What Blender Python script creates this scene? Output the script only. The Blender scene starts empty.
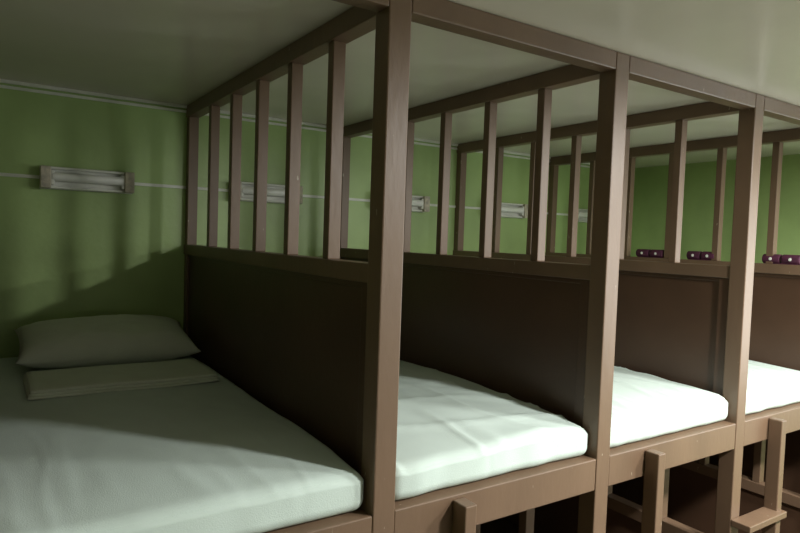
import bpy, bmesh, math, random
from mathutils import Vector, Matrix, noise
random.seed(3)
W=0.93; ZP=1.25; D=2.019; ZB=2.622; ZC=2.685; ZR=1.9386; HX=.036; HY=.036; H2=.031
KMIN,KMAX=-2,4
XL=-3.2; XR=KMAX*W+.03; YF=-3.6
def KX(k): return k*W-(.12 if k<0 else 0)
bpy.context.scene.view_settings.view_transform='Standard'

# ---------------- materials ----------------
def mat(name,col,rough=.5,var=.12,scale=6,bump=.1,bscale=60,spec=.5,coat=0,stretch=(1,1,1),dark=None,chips=False,crease=0):
    m=bpy.data.materials.new(name); m.use_nodes=True; nt=m.node_tree; n=nt.nodes; l=nt.links
    b=n['Principled BSDF']; tc=n.new('ShaderNodeTexCoord'); mp=n.new('ShaderNodeMapping'); mp.inputs['Scale'].default_value=stretch
    l.new(tc.outputs['Object'],mp.inputs['Vector'])
    no=n.new('ShaderNodeTexNoise'); no.inputs['Scale'].default_value=scale; no.inputs['Detail'].default_value=5
    l.new(mp.outputs['Vector'],no.inputs['Vector'])
    cr=n.new('ShaderNodeValToRGB'); e=cr.color_ramp.elements
    d=dark or [c*(1-var*2) for c in col]
    e[0].position=.3; e[0].color=(*d,1); e[1].position=.65; e[1].color=(*[min(1,c*(1+var*.3)) for c in col],1)
    l.new(no.outputs['Fac'],cr.inputs['Fac']); out=cr.outputs['Color']
    if chips:
        n3=n.new('ShaderNodeTexNoise'); n3.inputs['Scale'].default_value=46; n3.inputs['Detail'].default_value=6
        l.new(mp.outputs['Vector'],n3.inputs['Vector'])
        c3=n.new('ShaderNodeValToRGB'); c3.color_ramp.elements[0].position=.715; c3.color_ramp.elements[1].position=.735
        l.new(n3.outputs['Fac'],c3.inputs['Fac'])
        mx=n.new('ShaderNodeMixRGB'); mx.inputs[2].default_value=(.38,.32,.25,1)
        l.new(c3.outputs['Color'],mx.inputs[0]); l.new(out,mx.inputs[1]); out=mx.outputs[0]
    l.new(out,b.inputs['Base Color'])
    b.inputs['Roughness'].default_value=rough; b.inputs['Specular IOR Level'].default_value=spec
    b.inputs['Coat Weight'].default_value=coat
    n2=n.new('ShaderNodeTexNoise'); n2.inputs['Scale'].default_value=bscale; n2.inputs['Detail'].default_value=4
    l.new(mp.outputs['Vector'],n2.inputs['Vector'])
    bp=n.new('ShaderNodeBump'); bp.inputs['Strength'].default_value=bump; bp.inputs['Distance'].default_value=.004
    l.new(n2.outputs['Fac'],bp.inputs['Height']); last=bp.outputs['Normal']
    if crease:
        m2=n.new('ShaderNodeMapping'); m2.inputs['Rotation'].default_value=(0,0,.5); m2.inputs['Scale'].default_value=(7,2.2,4)
        l.new(tc.outputs['Object'],m2.inputs['Vector'])
        n4=n.new('ShaderNodeTexNoise'); n4.noise_type='RIDGED_MULTIFRACTAL'; n4.inputs['Scale'].default_value=1.0; n4.inputs['Detail'].default_value=2; n4.inputs['Distortion'].default_value=.6
        l.new(m2.outputs['Vector'],n4.inputs['Vector'])
        b2=n.new('ShaderNodeBump'); b2.inputs['Strength'].default_value=crease; b2.inputs['Distance'].default_value=.012
        l.new(n4.outputs['Fac'],b2.inputs['Height']); l.new(last,b2.inputs['Normal']); last=b2.outputs['Normal']
    l.new(last,b.inputs['Normal'])
    return m
M_wood=mat('painted_wood',(.172,.108,.067),.42,.08,5,.2,45,chips=True,stretch=(1,1,.35))
M_panel=mat('panel_paint',(.085,.046,.027),.36,.10,3,.15,30)
M_wall=mat('green_wall_paint',(.42,.58,.23),.38,.10,2.2,.45,22)
M_ceil=mat('ceiling_enamel',(.76,.72,.60),.27,.05,1.5,.10,5)
M_floor=mat('floor_tile',(.10,.08,.07),.4,.15,3,.1,20)
M_sheet=mat('mint_sheet',(.62,.725,.675),.8,.02,8,.2,300,spec=.25,crease=.35)
M_pil=mat('pillow_cotton',(.72,.78,.68),.85,.03,8,.2,260,spec=.2,crease=.25)
M_white=mat('white_plastic',(.80,.82,.74),.4,.05,8,.05,50)
M_metal=mat('aged_reflector',(.84,.85,.79),.4,.08,12,.1,50)
M_rust=mat('aged_lamp_end',(.66,.60,.48),.5,.2,30,.2,80)
M_tube=mat('tube_glass',(.95,.96,.92),.3,.02,8,.0,50)
M_purple=mat('purple_cloth',(.085,.014,.045),.7,.2,20,.3,120)
M_cream=mat('cream_wall',(.46,.45,.39),.5,.05,3,.1,20)
def emis(name,c,s):
    m=bpy.data.materials.new(name); m.use_nodes=True; b=m.node_tree.nodes['Principled BSDF']
    b.inputs['Base Color'].default_value=(*c,1); b.inputs['Emission Color'].default_value=(*c,1); b.inputs['Emission Strength'].default_value=s; return m
M_lit=emis('lit_tube',(1,1,.95),8)

# ---------------- mesh helpers ----------------
def link(o,parent=None):
    bpy.context.collection.objects.link(o)
    if parent: o.parent=parent
    return o
def empty(name):
    e=bpy.data.objects.new(name,None); e.empty_display_size=.1; return link(e)
def obj(name,bm,mats,parent=None,bevel=0,smooth=False):
    me=bpy.data.meshes.new(name); bmesh.ops.recalc_face_normals(bm,faces=bm.faces); bm.to_mesh(me); bm.free()
    for m in mats: me.materials.append(m)
    if smooth:
        for p in me.polygons: p.use_smooth=True
    o=bpy.data.objects.new(name,me); link(o,parent)
    if bevel:
        md=o.modifiers.new('b','BEVEL'); md.width=bevel; md.segments=2; md.limit_method='ANGLE'
    return o
def box(bm,x0,x1,y0,y1,z0,z1,mi=0):
    vs=[bm.verts.new((x,y,z)) for x in (x0,x1) for y in (y0,y1) for z in (z0,z1)]
    for f in ((0,1,3,2),(4,6,7,5),(0,4,5,1),(2,3,7,6),(0,2,6,4),(1,5,7,3)):
        fc=bm.faces.new([vs[i] for i in f]); fc.material_index=mi
def cyl(bm,p0,p1,r,mi=0,seg=16):
    p0=Vector(p0);p1=Vector(p1);d=(p1-p0); q=d.to_track_quat('Z','Y'); A=[];B=[]
    for i in range(seg):
        a=2*math.pi*i/seg; o=q@Vector((math.cos(a)*r,math.sin(a)*r,0)); A.append(bm.verts.new(p0+o)); B.append(bm.verts.new(p1+o))
    for i in range(seg):
        f=bm.faces.new([A[i],A[(i+1)%seg],B[(i+1)%seg],B[i]]); f.material_index=mi; f.smooth=True
    f=bm.faces.new(A[::-1]); f.material_index=mi; f=bm.faces.new(B); f.material_index=mi

# ---------------- room shell ----------------
def shell(name,x0,x1,y0,y1,z0,z1,m):
    bm=bmesh.new(); box(bm,x0,x1,y0,y1,z0,z1); return obj(name,bm,[m])
shell('floor',XL-.1,XR+.1,YF-.1,D+.1,-.1,0,M_floor)
shell('ceiling',XL-.1,XR+.1,YF-.1,D+.1,ZC,ZC+.1,M_ceil)
shell('wall_back',XL-.1,XR+.1,D,D+.1,0,ZC,M_wall)
shell('wall_left',XL-.1,XL,YF,D,0,ZC,M_wall)
shell('wall_front',XL-.1,XR+.1,YF-.1,YF,0,ZC,M_cream)
bm=bmesh.new(); wy0,wy1,wz0,wz1=-3.0,-.7,1.0,2.4
box(bm,XR,XR+.1,YF,wy0,0,ZC); box(bm,XR,XR+.1,wy1,D,0,ZC); box(bm,XR,XR+.1,wy0,wy1,0,wz0); box(bm,XR,XR+.1,wy0,wy1,wz1,ZC)
obj('wall_right',bm,[M_wall])
bm=bmesh.new()
for y in (wy0,wy1-.05,(wy0+wy1)/2-.02): box(bm,XR+.02,XR+.08,y,y+.05,wz0,wz1)
for z in (wz0,wz1-.05): box(bm,XR+.02,XR+.08,wy0,wy1,z,z+.05)
obj('window_1',bm,[M_white],bevel=.004)
bm=bmesh.new(); box(bm,XL,XR,D-.016,D,ZC-.016,ZC); box(bm,XL,XR,D-.010,D,ZC-.040,ZC-.026)
obj('trim_1',bm,[M_white],bevel=.003)
bm=bmesh.new(); box(bm,XL,XR,YF,YF+.012,0,.1); obj('baseboard_front',bm,[M_panel])
bm=bmesh.new(); box(bm,XR-.02,XR-.001,HY,D-.002,0,ZP-.13); obj('dark_end_board',bm,[M_panel])  # dark board added over the green lower end wall so it reads as shaded

bm=bmesh.new(); box(bm,XL,XR,D-.009,D-.001,2.238,2.254)
obj('wall_cable_conduit',bm,[M_white],bevel=.002)

def fixture(xc,zc,tube,name='wall_light_fixture'):
    bm=bmesh.new(); L=.208
    box(bm,xc-L,xc+L,D-.022,D-.010,zc-.055,zc+.055,0)
    box(bm,xc-L+.03,xc+L-.03,D-.05,D-.022,zc+.040,zc+.052,0)
    box(bm,xc-L+.03,xc+L-.03,D-.05,D-.022,zc-.052,zc-.040,0)
    for s in (-1,1):
        a,b=sorted((xc+s*L,xc+s*(L-.045))); box(bm,a,b,D-.075,D-.022,zc-.052,zc+.052,1)
        a,b=sorted((xc+s*(L-.045),xc+s*(L-.06))); box(bm,a,b,D-.065,D-.022,zc-.035,zc+.035,0)
    cyl(bm,(xc-L+.05,D-.05,zc+.004),(xc+L-.05,D-.05,zc+.004),.022,2)
    return obj(name,bm,[M_metal,M_rust,tube],bevel=.004)
for k in range(KMIN,KMAX):
    fixture(k*W+.424,2.246,M_tube)

# ---------------- bunks ----------------
NS=6
def partition(k,par):
    X=KX(k); bm=bmesh.new()
    y0,y1=HY,D
    box(bm,X-H2,X+H2,y0,y1-.001,ZB,ZC-.001,0)
    box(bm,X-H2,X+H2,y0,y1-.001,ZR-.055,ZR,0)
    box(bm,X-.026,X+.026,y1-.05,y1-.001,ZP,ZB,0)
    for j in range(1,NS):
        y=.32*j+.008; box(bm,X-.022,X+.022,y-.019,y+.019,ZR,ZB,0)
    obj('slatted_rail',bm,[M_wood],par,.003)
    bm=bmesh.new()
    box(bm,X-.012,X+.012,y0,y1-.05,ZP-.02,ZR-.055,0)
    box(bm,X-.024,X+.024,y0,y0+.05,ZP,ZR-.055,0)
    box(bm,X-.019,X+.019,y0,y1-.05,ZR-.072,ZR-.055,0)
    obj('panel',bm,[M_panel],par,.002)
    bm=bmesh.new()
    box(bm,X-.012,X+.012,y0,y1-.05,0.02,.62,1)
    box(bm,X-H2,X+H2,y0,y1-.001,.62,.68,0)
    for j in range(1,NS):
        y=.325*j; box(bm,X-.024,X+.024,y-.021,y+.021,.68,ZP-.12,0)
    obj('lower_partition',bm,[M_wood,M_panel],par,.003)
for k in range(KMIN,KMAX):
    par=empty('bunk_bed'); X=KX(k); X1=KX(k+1)
    bm=bmesh.new(); box(bm,X-HX,X+HX,-HY,HY,0,ZC-.001)
    obj('post',bm,[M_wood],par,.004)
    bm=bmesh.new(); box(bm,X+HX,X1-HX,-HY,HY-.01,ZB,ZC-.001); obj('top_beam',bm,[M_wood],par,.004)
    bm=bmesh.new(); box(bm,X+HX,X1-HX,-HY+.002,HY,ZP-.115,ZP); obj('front_beam',bm,[M_wood],par,.004)
    bm=bmesh.new(); box(bm,X,X1,HY,D-.002,ZP-.06,ZP-.03); box(bm,X+.02,X1-.02,.7,.76,ZP-.12,ZP-.06); box(bm,X+.02,X1-.02,1.4,1.46,ZP-.12,ZP-.06)
    obj('platform',bm,[M_panel],par)
    bm=bmesh.new(); box(bm,X+HX,X1-HX,-HY+.002,D-.002,.22,.25,0); box(bm,X+HX,X1-HX,-HY,HY,.14,.25,0); obj('lower_platform',bm,[M_panel],par,.003)
    partition(k,par)
    bm=bmesh.new(); sx=X+.265
    box(bm,sx-.022,sx+.022,-HY-.06,-HY,0,ZP-.012)
    for z in (.30,.56,.82):
        box(bm,X-HX,sx+.022,-HY-.085,-HY,z-.03,z)
    obj('ladder',bm,[M_wood],par,.004)

# ---------------- soft goods ----------------
def cubegrid(n):
    bm=bmesh.new(); bmesh.ops.create_cube(bm,size=2); bmesh.ops.subdivide_edges(bm,edges=bm.edges[:],cuts=n,use_grid_fill=True); return bm
def mattress(name,x0,x1,y0,y1,z0,z1,seed,wr=1.0,n=90):
    bm=cubegrid(n); cx,cy,cz=(x0+x1)/2,(y0+y1)/2,(z0+z1)/2; hx,hy,hz=(x1-x0)/2,(y1-y0)/2,(z1-z0)/2; r=min(.036,hz*.95)
    for v in bm.verts:
        u=[math.copysign(abs(c)**.8,c) for c in v.co]
        p=Vector((u[0]*hx,u[1]*hy,u[2]*hz)); q=Vector((max(-hx+r,min(hx-r,p.x)),max(-hy+r,min(hy-r,p.y)),max(-hz+r,min(hz-r,p.z))))
        d=p-q
        if d.length>1e-6: p=q+d.normalized()*r
        w=Vector((p.x+cx,p.y+cy,p.z+cz)); s=seed*7.3
        top=max(0,min(1,(p.z/hz+.2)))
        fr=max(0,1-(w.y-y0)/.5); w.z-=top*.026*fr*fr
        ed=1-min(1,(hx-abs(p.x))/.18); w.z-=top*.010*ed*ed
        w.z+=top*.012*noise.noise(Vector((w.x*2.2,w.y*2.2,s)))
        a=.9+.8*noise.noise(Vector((s,w.x*.8,w.y*.8)))
        t=w.x*math.cos(a)+w.y*math.sin(a); c=-w.x*math.sin(a)+w.y*math.cos(a)
        rn=1-abs(noise.noise(Vector((t*4.5,c*1.4,s+3))))*4.2
        amp=.3+.7*max(0,1-(w.y-y0)/1.4)
        w.z+=top*wr*.008*amp*max(0,rn)**2
        rn2=1-abs(noise.noise(Vector((w.x*7,w.y*1.6+w.x*2,s+9))))*5
        w.z+=top*wr*.005*amp*max(0,rn2)**2
        if p.y<-hy+r*1.2:
            g=noise.noise(Vector((w.x*11,w.z*3,s+5))); w.y+=.007*wr*g
        v.co=w
    return obj(name,bm,[M_sheet],smooth=True)
for k in range(-1,KMAX):
    mattress('mattress',KX(k)+.037,KX(k+1)-.037,-.008,D-.012,ZP+.001,ZP+.140,k+2,wr=.45 if k<0 else 1.3)

def pillow(name,c,a,b,h,rot,tilt,seed):
    bm=cubegrid(36)
    for v in bm.verts:
        u,w,t=v.co
        e=max(0,(1-abs(u)**3.2))*max(0,(1-abs(w)**3.2))
        x=a*u*(1-.05*(1-w*w)); y=b*w*(1-.07*(1-u*u))
        z=t*h*(e**.5)
        n=noise.noise(Vector((u*2.2+seed,w*2.2,t)))*.012+(1-abs(noise.noise(Vector((u*3+seed,w*5,2))))*2.5)*.006*(1 if t>0 else 0)
        v.co=Vector((x,y,z+n*e**.5 ))
    bmesh.ops.remove_doubles(bm,verts=bm.verts[:],dist=.0004)
    o=obj(name,bm,[M_pil],smooth=True); o.location=c; o.rotation_euler=(tilt,0,rot)
    return o
pillow('pillow',(-.445,1.72,1.484),.375,.225,.086,math.radians(-1),math.radians(10),1.0)
def folded(name,x0,x1,y0,y1,z0):
    bm=bmesh.new()
    for i,(dz,ins) in enumerate(((0,.0),(.0105,.004),(.021,.010))):
        g=bmesh.new(); bmesh.ops.create_cube(g,size=2); bmesh.ops.subdivide_edges(g,edges=g.edges[:],cuts=26,use_grid_fill=True)
        hx,hy,hz=(x1-x0)/2-ins,(y1-y0)/2-ins,.006; r=.0055
        for v in g.verts:
            p=Vector((v.co.x*hx,v.co.y*hy,v.co.z*hz)); q=Vector((max(-hx+r,min(hx-r,p.x)),max(-hy+r,min(hy-r,p.y)),max(-hz+r,min(hz-r,p.z)))); d=p-q
            if d.length>1e-6: p=q+d.normalized()*r
            X=p.x+(x0+x1)/2; Y=p.y+(y0+y1)/2
            v.co=Vector((X+.004*noise.noise(Vector((Y*5,i,0))),Y+.006*noise.noise(Vector((X*4,i,2))),z0+.006+dz+p.z+.005*noise.noise(Vector((X*4,Y*4,1)))))
        me=bpy.data.meshes.new('t'); g.to_mesh(me); g.free(); bm.from_mesh(me); bpy.data.meshes.remove(me)
    return obj(name,bm,[M_pil],smooth=True)
folded('folded_sheet',-.80,-.11,1.08,1.46,1.391)
for kk,s in ((.5,8),(1.5,4),(2.5,6)):
    pillow('pillow',(W*kk-.03,1.72,1.475),.35,.22,.08,.03,math.radians(10),float(s))

for y,L in ((1.10,.20),(.74,.18),(.27,.2)):
    bm=bmesh.new(); X=3*W; R=.027; z=ZR+R+.001
    for i in range(2):
        ya=y-L/2+i*L*.52; yb=ya+L*.46
        cyl(bm,(X,ya,z),(X,yb,z),R,0,24)
        cyl(bm,(X-R-.002,(ya+yb)/2,z),(X-R+.004,(ya+yb)/2,z),.009,1,20)
    box(bm,X-.02,X+.02,y-L*.45,y+L*.45,ZR+.0005,ZR+.006,0)
    obj('rolled_towel',bm,[M_purple,M_white],bevel=.003)

# ---------------- ceiling lamps over aisle ----------------
def lamp(x,y,power,rad=.16):
    bm=bmesh.new()
    cyl(bm,(x,y,ZC-.001),(x,y,ZC-.03),rad+.03,0,40)
    cyl(bm,(x,y,ZC-.03),(x,y,ZC-.07),rad,1,40)
    obj('ceiling_lamp',bm,[M_white,M_lit])
    l=bpy.data.lights.new('lamp_light','AREA'); l.shape='DISK'; l.size=rad*2; l.energy=power; l.color=(1,1,.96)
    o=bpy.data.objects.new('lamp_light',l); o.location=(x,y,ZC-.075); link(o)
lamp(1.35,-1.5,80,.09); lamp(2.3,-1.4,80,.14)
l=bpy.data.lights.new('window_daylight','AREA'); l.shape='RECTANGLE'; l.size=1.3; l.size_y=2.2; l.energy=60; l.color=(.95,1,.98)
o=bpy.data.objects.new('window_daylight',l); o.location=(XR+.25,-1.85,1.7); o.rotation_euler=(0,math.radians(90),0); link(o)
w=bpy.data.worlds.new('world'); bpy.context.scene.world=w; w.use_nodes=True
w.node_tree.nodes['Background'].inputs[0].default_value=(.8,.9,1,1); w.node_tree.nodes['Background'].inputs[1].default_value=1.0

# ---------------- camera ----------------
yaw,pitch,roll=.9858,-.0464,.0342
f=Vector((math.cos(yaw)*math.cos(pitch),math.sin(yaw)*math.cos(pitch),math.sin(pitch)))
r0=Vector((math.sin(yaw),-math.cos(yaw),0)); u0=r0.cross(f)
r=r0*math.cos(roll)+u0*math.sin(roll); u=-r0*math.sin(roll)+u0*math.cos(roll)
cam=bpy.data.cameras.new('camera'); co=bpy.data.objects.new('camera',cam); link(co)
M=Matrix((( r.x,u.x,-f.x,-.9156),(r.y,u.y,-f.y,-1.456),(r.z,u.z,-f.z,2.0146),(0,0,0,1)))
co.matrix_world=M; cam.sensor_width=36; cam.lens=621.89/800*36; cam.clip_start=.02
bpy.context.scene.camera=co
